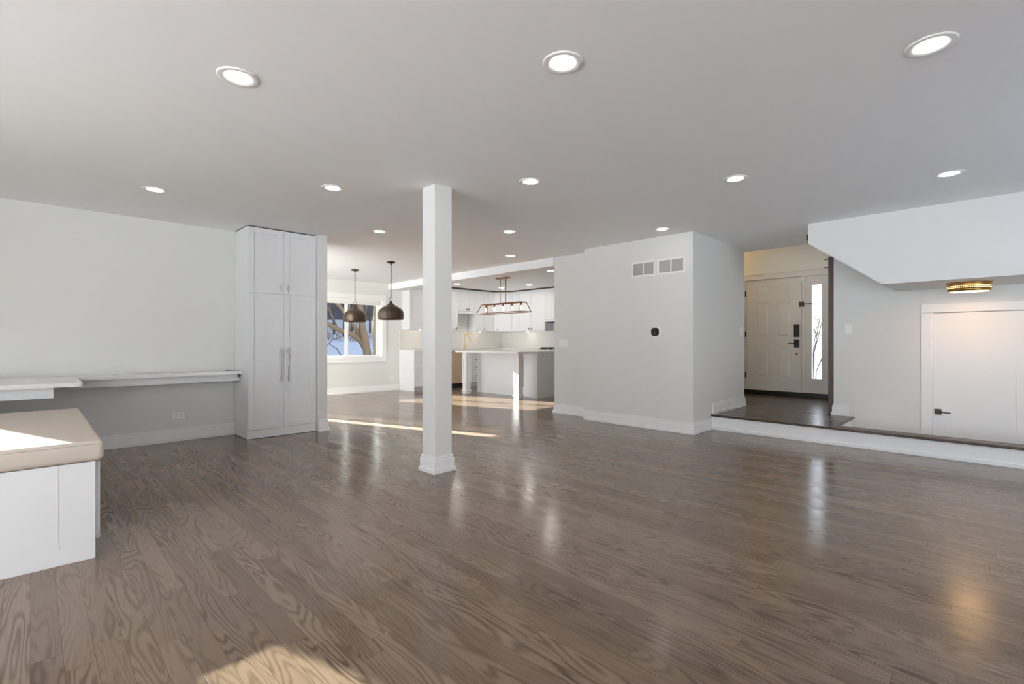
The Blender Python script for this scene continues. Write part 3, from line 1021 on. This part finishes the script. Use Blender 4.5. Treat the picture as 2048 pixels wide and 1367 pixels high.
# crown strip
mb = MB()
mb.box(6.19, 8.85, 9.555, 9.60, KT, KT + .0295)
mb.prism([(8.84, 9.555), (9.105, 9.24), (9.14, 9.27), (8.87, 9.60)], 'z', KT, KT + .0295)
mb.box(9.105, 9.15, 5.0, 9.25, KT, KT + .0295)
struct('trim_3', mb, M['crown'], 'thin dark brown crown strip above the kitchen cabinets', 'crown')
# backsplash
mb = MB().box(6.125, 9.435, 9.885, 9.899, 0.941, 1.394)
tag(mb.build('backsplash', M['splash']), 'warm white slab backsplash behind the gold faucet', 'backsplash')
mb = MB().box(9.436, 9.449, 5.0, 9.885, 0.941, 1.394)
tag(mb.build('backsplash', M['splash']), 'warm white slab backsplash behind the cooktop', 'backsplash')

# base run on the window wall
def base_cab(x0, x1, label, rows, face='y', f=9.26, back=9.88, handle=True, endpanel=False):
    loc = ((x0 + x1) / 2, (f + back) / 2, 0) if face == 'y' else ((f + back) / 2, (x0 + x1) / 2, 0)
    t = thing('base_cabinet', loc, label, 'kitchen cabinet', 'white base cabinets')
    if face == 'y':
        MB().box(x0, x1, f + .02, back, .10, .90).build('body', M['cab'], t)
        MB().box(x0, x1, f + .075, f + .09, .0, .10).build('toe_kick', M['cab'], t)
        if endpanel:
            MB().box(x0 - .018, x0, f, back, 0, .90).build('end_panel', M['cab'], t)
    else:
        MB().box(f + .02, back, x0, x1, .10, .90).build('body', M['cab'], t)
        MB().box(f + .075, f + .09, x0, x1, .0, .10).build('toe_kick', M['cab'], t)
    for z0, z1 in rows:
        d = door_front(face, f, x0 + .002, x1 - .002, z0, z1, t, name='drawer', fw=.05)
        if handle:
            c = (x0 + x1) / 2
            hbar(face, f, c - .08, c + .08, z1 - .025, M['darkhandle'], d)
    return t


R2 = ((.10, .527), (.533, .885))
R4 = ((.105, .30), (.305, .50), (.505, .70), (.705, .885))
base_cab(6.12, 7.12, 'white two-drawer base cabinet with end panel beside the dining area', R2, endpanel=True, handle=False)
base_cab(7.745, 8.20, 'white drawer base cabinet seen between the island leg and island', R4)
base_cab(8.205, 8.82, 'white base cabinet at the kitchen corner', R4)
t = thing('dishwasher', (7.43, 9.55, 0), 'stainless steel dishwasher with a black toe kick left of the island', 'dishwasher')
MB().box(7.125, 7.74, 9.275, 9.88, .10, .895).build('body', M['black'], t)
B(7.13, 7.735, 9.25, 9.275, .115, .84, bev=.004).build('door', M['steel'], t)
B(7.13, 7.735, 9.25, 9.275, .845, .90, bev=.003).build('control_panel', M['steel'], t)
B(7.13, 7.735, 9.31, 9.33, .0, .10).build('toe_kick', M['black'], t)
mb = MB().prism([(6.10, 9.235), (6.10, 9.884), (9.435, 9.884), (9.435, 5.0), (8.80, 5.0), (8.80, 9.235)], 'z', .902, .94, bev=.002)
tag(mb.build('kitchen_counter', M['quartz']), 'white quartz worktop running along the window wall and back wall', 'worktop')
for i, (a, b, lab) in enumerate(((8.0, 9.2, 'white base cabinet on the back wall beside the corner'), (7.2, 8.0, 'white base cabinet under the cooktop'), (6.1, 7.2, 'white base cabinet right of the cooktop'), (5.0, 6.1, 'white base cabinet at the right end of the back wall'))):
    base_cab(a, b, lab, R2, face='x', f=8.84, back=9.43)
# cooktop
t = thing('cooktop', (9.1, 7.6, 0.94), 'black gas cooktop with low grates on the back counter', 'cooktop')
B(8.85, 9.38, 7.22, 7.98, .9405, .952, bev=.003).build('glass_top', M['blackgloss'], t)
mb = MB()
for y0 in (7.26, 7.62):
    for k in range(4):
        mb.box(8.88, 9.34, y0 + k * .105, y0 + .012 + k * .105, .972, .985)
    for k in range(3):
        mb.box(8.88 + k * .224, 8.892 + k * .224, y0, y0 + .327, .952, .985)
mb.build('grate', M['black'], t)
for y in (7.4, 7.55, 7.7):
    MB().lathe([(.016, 0), (.016, .02), (.001, .021)], (8.87, y, .952), n=12, close=False).build('knob', M['steel'], t)
# faucet
t = thing('faucet', (7.90, 9.68, 0.94), 'brushed gold gooseneck kitchen faucet', 'faucet')
fx, fy = 7.90, 9.70
pts = [(fx, fy, .94 + .02), (fx, fy, 1.20)]
dirx, diry = 0.65, -0.76
for i in range(13):
    a = PI * i / 12
    r = .075
    pts.append((fx + (r - r * math.cos(a)) * dirx, fy + (r - r * math.cos(a)) * diry, 1.235 + .10 * math.sin(a)))
pts.append((fx + .155 * dirx, fy + .155 * diry, 1.19))
MB().lathe([(.028, .94), (.028, .95), (.022, .96), (.020, 1.05), (.014, 1.06)], (fx, fy, 0), n=20).build('base', M['gold'], t)
MB().tube(pts, .013, n=12).build('spout', M['gold'], t)
q = pts[-1]
MB().tube([(q[0], q[1], q[2] + .01), (q[0] + .006, q[1] - .006, q[2] - .075)], [.016, .018], n=12).build('spray_head', M['gold'], t)
MB().tube([(fx, fy, 1.0), (fx + .045, fy - .035, 1.005), (fx + .085, fy - .06, 1.055)], [.011, .008, .006], n=10).build('lever', M['gold'], t)
tag(MB().lathe([(.02, 0), (.02, .012), (.001, .014)], (8.28, 9.72, .94), n=14).build('sink_button', M['gold']), 'tiny round sink switch right of the gold faucet', 'button')

# ---------------------------------------------------------------- island
t = thing('kitchen_island', (7.6, 7.34, 0), 'white kitchen island with paneled legs under an overhanging white top', 'island')
B(6.50, 8.10, 6.395, 8.285, .890, .925, bev=.003).build('countertop', M['quartz'], t)
MB().box(7.10, 8.06, 6.44, 8.25, 0.0, .889).build('body', M['cab'], t)
o = MB().box(7.24, 7.33, 6.436, 6.441, .70, .815)
oo = o.build('outlet', M['plastic'], t)
def island_leg(x0, y0):
    w = .125
    mb = MB()
    x1, y1 = x0 + w, y0 + w
    mb.box(x0, x1, y0, y1, .04, .89, bev=.002, seg=1)
    for (tt, lo, hi) in ((.018, 0, .03), (.018, .05, .075), (.010, .075, .095), (.014, .245, .27), (.014, .80, .825)):
        mb.box(x0 - tt if lo else x0 - .002, x1 + tt if lo else x1 + .002, y0 - tt if lo else y0 - .002, y1 + tt if lo else y1 + .002, lo, hi if lo else .05, bev=.003, seg=1)
    # raised frame on each visible face leaves a sunk panel
    for s, c in ((-1, x0), (1, x1)):
        for (a0, a1, z0, z1) in ((y0, y0 + .03, .272, .798), (y1 - .03, y1, .272, .798), (y0 + .03, y1 - .03, .272, .33), (y0 + .03, y1 - .03, .75, .798)):
            mb.box(c - s * .004, c + s * .008, a0, a1, z0, z1)
    for s, c in ((-1, y0), (1, y1)):
        for (a0, a1, z0, z1) in ((x0 - .0078, x0 + .03, .2725, .7975), (x1 - .03, x1 + .0078, .2725, .7975), (x0 + .03, x1 - .03, .2725, .33), (x0 + .03, x1 - .03, .75, .7975)):
            mb.box(a0, a1, c - s * .004, c + s * .008, z0, z1)
    return mb
island_leg(6.63, 6.50).build('leg', M['cab'], t)
island_leg(6.63, 8.07).build('leg', M['cab'], t)

# ---------------------------------------------------------------- entry door
X0 = 9.2
t = thing('door_1', (X0, 2.8, 0.19), 'white six-panel entry door with black hardware', 'door', kind='structure')
dy0, dy1, dz0, dz1 = 2.356, 3.239, .262, 2.207
P = [(2.862, 3.086), (2.515, 2.742)]
Rz = [(.484, 1.0), (1.186, 1.798), (1.915, 2.09)]
holes = [(a, b, c, d) for a, b in P for c, d in Rz]
mb = wall_holes('x', X0 - .004, X0 + .04, dy0, dy1, dz0, dz1, holes)
for a, b, c, d in holes:
    mb.box(X0 + .008, X0 + .03, a - .002, b + .002, c - .002, d + .002)
    # raised field
    i0, i1 = .022, .05
    v = []
    for (ins, xx) in ((i0, X0 + .008), (i1, X0 - .001)):
        v.append([mb.bm.verts.new((xx, yy, zz)) for yy, zz in ((a + ins, c + ins), (b - ins, c + ins), (b - ins, d - ins), (a + ins, d - ins))])
    fs = [mb.bm.faces.new(v[1])]
    for i in range(4):
        fs.append(mb.bm.faces.new((v[0][i], v[0][(i + 1) % 4], v[1][(i + 1) % 4], v[1][i])))
    for f in fs:
        f.normal_update()
slab = mb.build('door_panel', M['door'], t)
def xb(*a, **k):
    return B(*a, **k)
xb(X0 - .03, X0 - .004, 2.386, 2.466, 1.195, 1.408, bev=.004).build('keypad_lock', M['black'], slab)
hp = xb(X0 - .02, X0 - .004, 2.386, 2.466, 1.02, 1.155, bev=.004).build('lever_plate', M['black'], slab)
MB().tube([(X0 - .02, 2.43, 1.085), (X0 - .055, 2.43, 1.085), (X0 - .058, 2.54, 1.082)], .009, n=8).build('lever', M['black'], slab)
MB().lathe([(.013, X0 - .012), (.013, X0 - .004), (.001, X0 - .012)], (0, 2.426, .906), n=16, axis='x', close=False).build('keyhole', M['black'], slab)
for z in (1.93, 1.20, .47):
    xb(X0 - .014, X0 - .002, 3.240, 3.262, z, z + .10, bev=.002, seg=1).build('hinge', M['black'], slab)
mb = MB()
mb.box(X0 - .028, X0 - .004, 2.36, 2.386, 1.70, 1.79, bev=.002, seg=1).box(X0 - .030, X0 - .006, 2.318, 2.342, 1.70, 1.79, bev=.002, seg=1)
mb.box(X0 - .030, X0 - .016, 2.20, 2.39, 1.738, 1.752)
mb.build('swing_latch', M['black'], slab)
mb = MB()
mb.box(X0 - .02, X0 + .02, 1.90, 3.262, 2.212, 2.30, bev=.002, seg=1)
mb.box(X0 - .026, X0 + .02, 1.90, 3.27, 2.30, 2.335, bev=.003, seg=1)
mb.box(X0 - .012, X0 + .1, 2.295, 2.350, .215, 2.212, bev=.002, seg=1)
mb.box(X0 - .012, X0 + .1, 3.262, 3.30, .19, 2.30, bev=.002, seg=1)
mb.box(X0 - .02, X0 + .1, 1.88, 1.96, .19, 2.212, bev=.002, seg=1)
mb.build('casing', M['door'], t)
mb = MB().box(X0 + .04, X0 + .12, 3.20, 3.30, .19, 2.24).box(X0 + .04, X0 + .12, 1.9, 3.30, 2.19, 2.26).box(X0 + .04, X0 + .12, 2.27, 2.38, .2, 2.2).box(X0 + .04, X0 + .12, 1.88, 1.97, .2, 2.2).box(X0 + .001, X0 + .05, 3.243, 3.28, .19, 2.24)
mb.build('jamb', M['door'], t)
xb(X0 - .03, X0 - .012, 2.305, 2.352, 2.13, 2.215, bev=.004).build('door_sensor', M['plastic'], t)
sl = wall_holes('x', X0 - .002, X0 + .04, 1.95, 2.295, .262, 2.212, [(2.06, 2.202, .505, 2.055)]).build('sidelight', M['door'], t)
mb = wall_holes('x', X0 - .014, X0 - .002, 2.03, 2.232, .475, 2.085, [(2.06, 2.202, .505, 2.055)])
mb.build('glass_bead', M['door'], sl)
MB().box(X0 + .01, X0 + .014, 2.06, 2.202, .505, 2.055).build('pane', M['glass'], sl)
xb(X0 - .05, X0 + .1, 1.95, 3.262, .19, .262, bev=.003, seg=1).build('threshold', M['black'], t)
# foyer sconce (hidden round the corner; gives the yellow glow)
t = thing('wall_sconce', (9.19, 3.75, 2.75), 'warm foyer sconce around the corner above the entry door', 'sconce')
B(9.17, 9.199, 3.70, 3.80, 2.66, 2.84, bev=.004).build('back_plate', M['brass'], t)
MB().lathe([(.045, -.07), (.05, 0), (.045, .07)], (9.10, 3.75, 2.75), n=20, close=True).build('lamp_shade', M['sconceglow'], t)

# ---------------------------------------------------------------- closet door (lower landing)
t = thing('door_2', (7.2, .15, -.6), 'white one-panel closet door below the brass ceiling lamp', 'door', kind='structure')
mb = MB()
a0, a1, z0, z1 = DY0 + .003, DY1 - .004, -.59, DZ1 - .004
Xd = 7.208
ps = (a0 + .115, a1 - .117, z0 + .2, 1.316)
mb = wall_holes('x', Xd, Xd + .035, a0, a1, z0, z1, [ps])
mb.box(Xd + .007, Xd + .03, ps[0] - .002, ps[1] + .002, ps[2] - .002, ps[3] + .002)
d = mb.build('door_panel', M['trim'], t)
B(Xd - .012, Xd, .462, .522, .300, .362, bev=.003).build('lever_plate', M['darkwood'], d)
MB().tube([(Xd - .01, .49, .331), (Xd - .045, .49, .331), (Xd - .047, .385, .328)], .006, n=8).build('lever', M['black'], d)
B(7.196, 7.21, .535, .545, .305, .360).build('strike_plate', M['black'], t)
mb = MB()
mb.box(7.184, 7.2, DY1 + .008, .633, -.6, DZ1 + .0, bev=.002, seg=1)
mb.box(7.184, 7.2, DY0 - .10, .633, DZ1 + .004, 1.535, bev=.002, seg=1)
mb.box(7.184, 7.2, DY0 - .10, DY0 - .008, -.6, DZ1, bev=.002, seg=1)
mb.box(7.195, 7.24, DY1 - .002, DY1 + .009, -.6, DZ1)
mb.build('casing', M['trim'], t)
MB().box(7.27, 7.30, DY0, DY1, -.6, DZ1).build('jamb_stop', M['gap'], t)

# dark post at the wall end
t = thing('newel_post', (7.25, 1.515, .19), 'tall dark walnut post at the end of the stair wall', 'post')
B(7.205, 7.275, 1.488, 1.545, .19, 2.195, bev=.004).build('shaft', M['darkwood'], t)
for z in (2.165, 2.065):
    MB().tube([(7.215, 1.545, z), (7.215, 1.575, z), (7.21, 1.585, z - .008)], .006, n=8).build('hook', M['black'], t)
tag(B(6.245, 6.262, 1.533, 1.552, 2.262, 2.325, bev=.002, seg=1).box(6.246, 6.252, 1.533, 1.540, 2.225, 2.262).build('wall_bracket', M['black']),
    'small black bracket at the upper left end of the stair bulkhead', 'bracket')

# ---------------------------------------------------------------- brass ceiling lamp
lx, ly, lz = 6.72, .225, 1.7058
t = thing('flush_ceiling_lamp', (lx, ly, lz), 'round perforated brass flush lamp under the stair bulkhead', 'ceiling lamp')
MB().lathe([(.001, 0), (.178, 0), (.178, -.008), (.168, -.014), (.166, -.014)], (lx, ly, lz), n=56).build('ceiling_plate', M['brass'], t)
MB().lathe([(.162, -.010), (.166, -.020), (.163, -.026), (.163, -.066), (.166, -.070), (.162, -.076), (.158, -.090), (.153, -.090), (.155, -.070), (.155, -.010)], (lx, ly, lz), n=56).build('drum', M['brass'], t)
mb = MB()
n = 64
for r_, z in enumerate((-.038, -.053)):
    for i in range(n):
        a = 2 * PI * i / n
        c = Vector((lx + .1635 * math.cos(a), ly + .1635 * math.sin(a), lz + z))
        tv = Vector((-math.sin(a), math.cos(a), 0)) * .0042
        nv = Vector((math.cos(a), math.sin(a), 0)) * .0006
        up = Vector((0, 0, .0028))
        mb.bm.faces.new([mb.bm.verts.new(c + nv + s1 * tv + s2 * up) for s1, s2 in ((-1, -1), (1, -1), (1, 1), (-1, 1))])
pf = mb.build('perforations', M['holeglow'], t)
MB().lathe([(.153, -.087), (.08, -.092), (.001, -.093)], (lx, ly, lz), n=40).build('diffuser', M['lampglow'], t)

# ---------------------------------------------------------------- vents, thermostat, switches, outlets
def vent(y0, y1, z0, z1, label):
    x = 5.64
    t = thing('return_air_vent', (x, (y0 + y1) / 2, z0), label, 'vent', 'wall return vents')
    m_ = .028
    mid = (y0 + y1) / 2
    mb = MB()
    mb.box(x - .008, x, y0, y1, z1 - m_, z1, bev=.002, seg=1).box(x - .008, x, y0, y1, z0, z0 + m_, bev=.002, seg=1)
    mb.box(x - .008, x, y0, y0 + m_, z0 + m_, z1 - m_).box(x - .008, x, y1 - m_, y1, z0 + m_, z1 - m_)
    mb.box(x - .007, x, mid - .008, mid + .008, z0 + m_, z1 - m_)
    mb.build('frame', M['plastic'], t)
    MB().box(x - .0015, x + .0, y0 + m_, y1 - m_, z0 + m_, z1 - m_).build('backing', M['grille'], t)
    mb = MB()
    z = z0 + m_ + .003
    while z < z1 - m_ - .004:
        mb.prism([(x - .0065, z), (x - .0055, z), (x - .0018, z + .006), (x - .0028, z + .006)], 'y', y0 + m_, y1 - m_)
        z += .0088
    mb.build('louvers', M['louver'], t)
    return t


vent(3.085, 3.435, 1.955, 2.160, 'white two-section wall vent, the left of the pair')
vent(2.690, 3.065, 1.955, 2.160, 'white two-section wall vent, the right of the pair nearest the corner')

t = thing('thermostat', (5.64, 3.083, 1.24), 'black rounded thermostat on a white backplate below the vents', 'thermostat')
MB().lathe([(.001, -.005), (.070, -.005), (.076, 0.0)], (5.64, 3.083, 1.235), n=48, axis='x').build('backplate', M['plastic'], t)
mb = MB()
pts = []
for i in range(40):
    a = 2 * PI * i / 40
    c, s = math.cos(a), math.sin(a)
    e = 2 / 3.2
    pts.append((3.088 + .051 * abs(c) ** e * (1 if c >= 0 else -1), 1.238 + .052 * abs(s) ** e * (1 if s >= 0 else -1)))
mb.prism(pts, 'x', 5.64 - .026, 5.64 - .004, bev=.003)
mb.build('display', M['blackgloss'], t)
mb = MB()
mb.box(5.6133, 5.6138, 3.075, 3.098, 1.250, 1.253).box(5.6133, 5.6138, 3.072, 3.101, 1.216, 1.220)
for i in range(12):
    a = 2 * PI * i / 12
    mb.box(5.6133, 5.6138, 3.086 + .014 * math.cos(a) - .0015, 3.086 + .014 * math.cos(a) + .0015, 1.238 + .014 * math.sin(a) - .0015, 1.238 + .014 * math.sin(a) + .0015)
mb.build('display_marks', M['grille'], t)


def plate(name, face, c, a, z, w, h, label, cat, rockers=1, outlet=False):
    """face: '-x','-y' direction faced."""
    if face == '-x':
        t = thing(name, (c, a, z), label, cat)
        bx = lambda a0, a1, z0, z1, d0, d1, b=0: B(c - d1, c - d0, a + a0, a + a1, z + z0, z + z1, bev=b, seg=1)
    else:
        t = thing(name, (a, c, z), label, cat)
        bx = lambda a0, a1, z0, z1, d0, d1, b=0: B(a + a0, a + a1, c - d1, c - d0, z + z0, z + z1, bev=b, seg=1)
    bx(-w / 2, w / 2, -h / 2, h / 2, 0, .006, .0015).build('cover_plate', M['plastic'], t)
    if outlet:
        bx(-.034, .034, -.0165, .0165, .006, .0085, .001).build('socket', M['plastic'], t)
        for s in (-1, 1):
            for k in (-.007, .005):
                bx(s * .018 - .006, s * .018 + .003, k, k + .0025, .0085, .0092).build('slot', M['black'], t)
    else:
        for i in range(rockers):
            o = (i - (rockers - 1) / 2) * .046
            bx(o - .0165, o + .0165, -.034, .034, .006, .0095, .0015).build('rocker', M['plastic'], t)
    return t


plate('light_switch', '-x', 5.86, 4.77, 1.092, .165, .118, 'triple white light switch on the wall beside the kitchen', 'light switch', 3)
plate('light_switch', '-y', 2.60, 7.17, 1.262, .118, .118, 'double white light switch beside the entry door on the side wall', 'light switch', 2)
plate('light_switch', '-x', 7.20, 1.325, 1.273, .078, .12, 'single white light switch on the stair wall beside the dark post', 'light switch', 1)
plate('wall_outlet', '-y', 6.5, 1.178, .285, .118, .078, 'white horizontal wall outlet below the desk', 'outlet', outlet=True)
plate('wall_outlet', '-y', 9.9, 5.92, .27, .118, .078, 'white horizontal wall outlet below the dining window casing', 'outlet', outlet=True)
t = thing('floor_register', (4.79, 9.6, 0), 'flat metal floor vent below the dining window', 'vent')
B(4.64, 4.94, 9.55, 9.66, 0.0, .004, bev=.001, seg=1).build('frame', M['louver'], t)
mb = MB()
for k in range(12):
    mb.box(4.655 + k * .0235, 4.667 + k * .0235, 9.565, 9.645, .004, .005)
mb.build('slots', M['gap'], t)
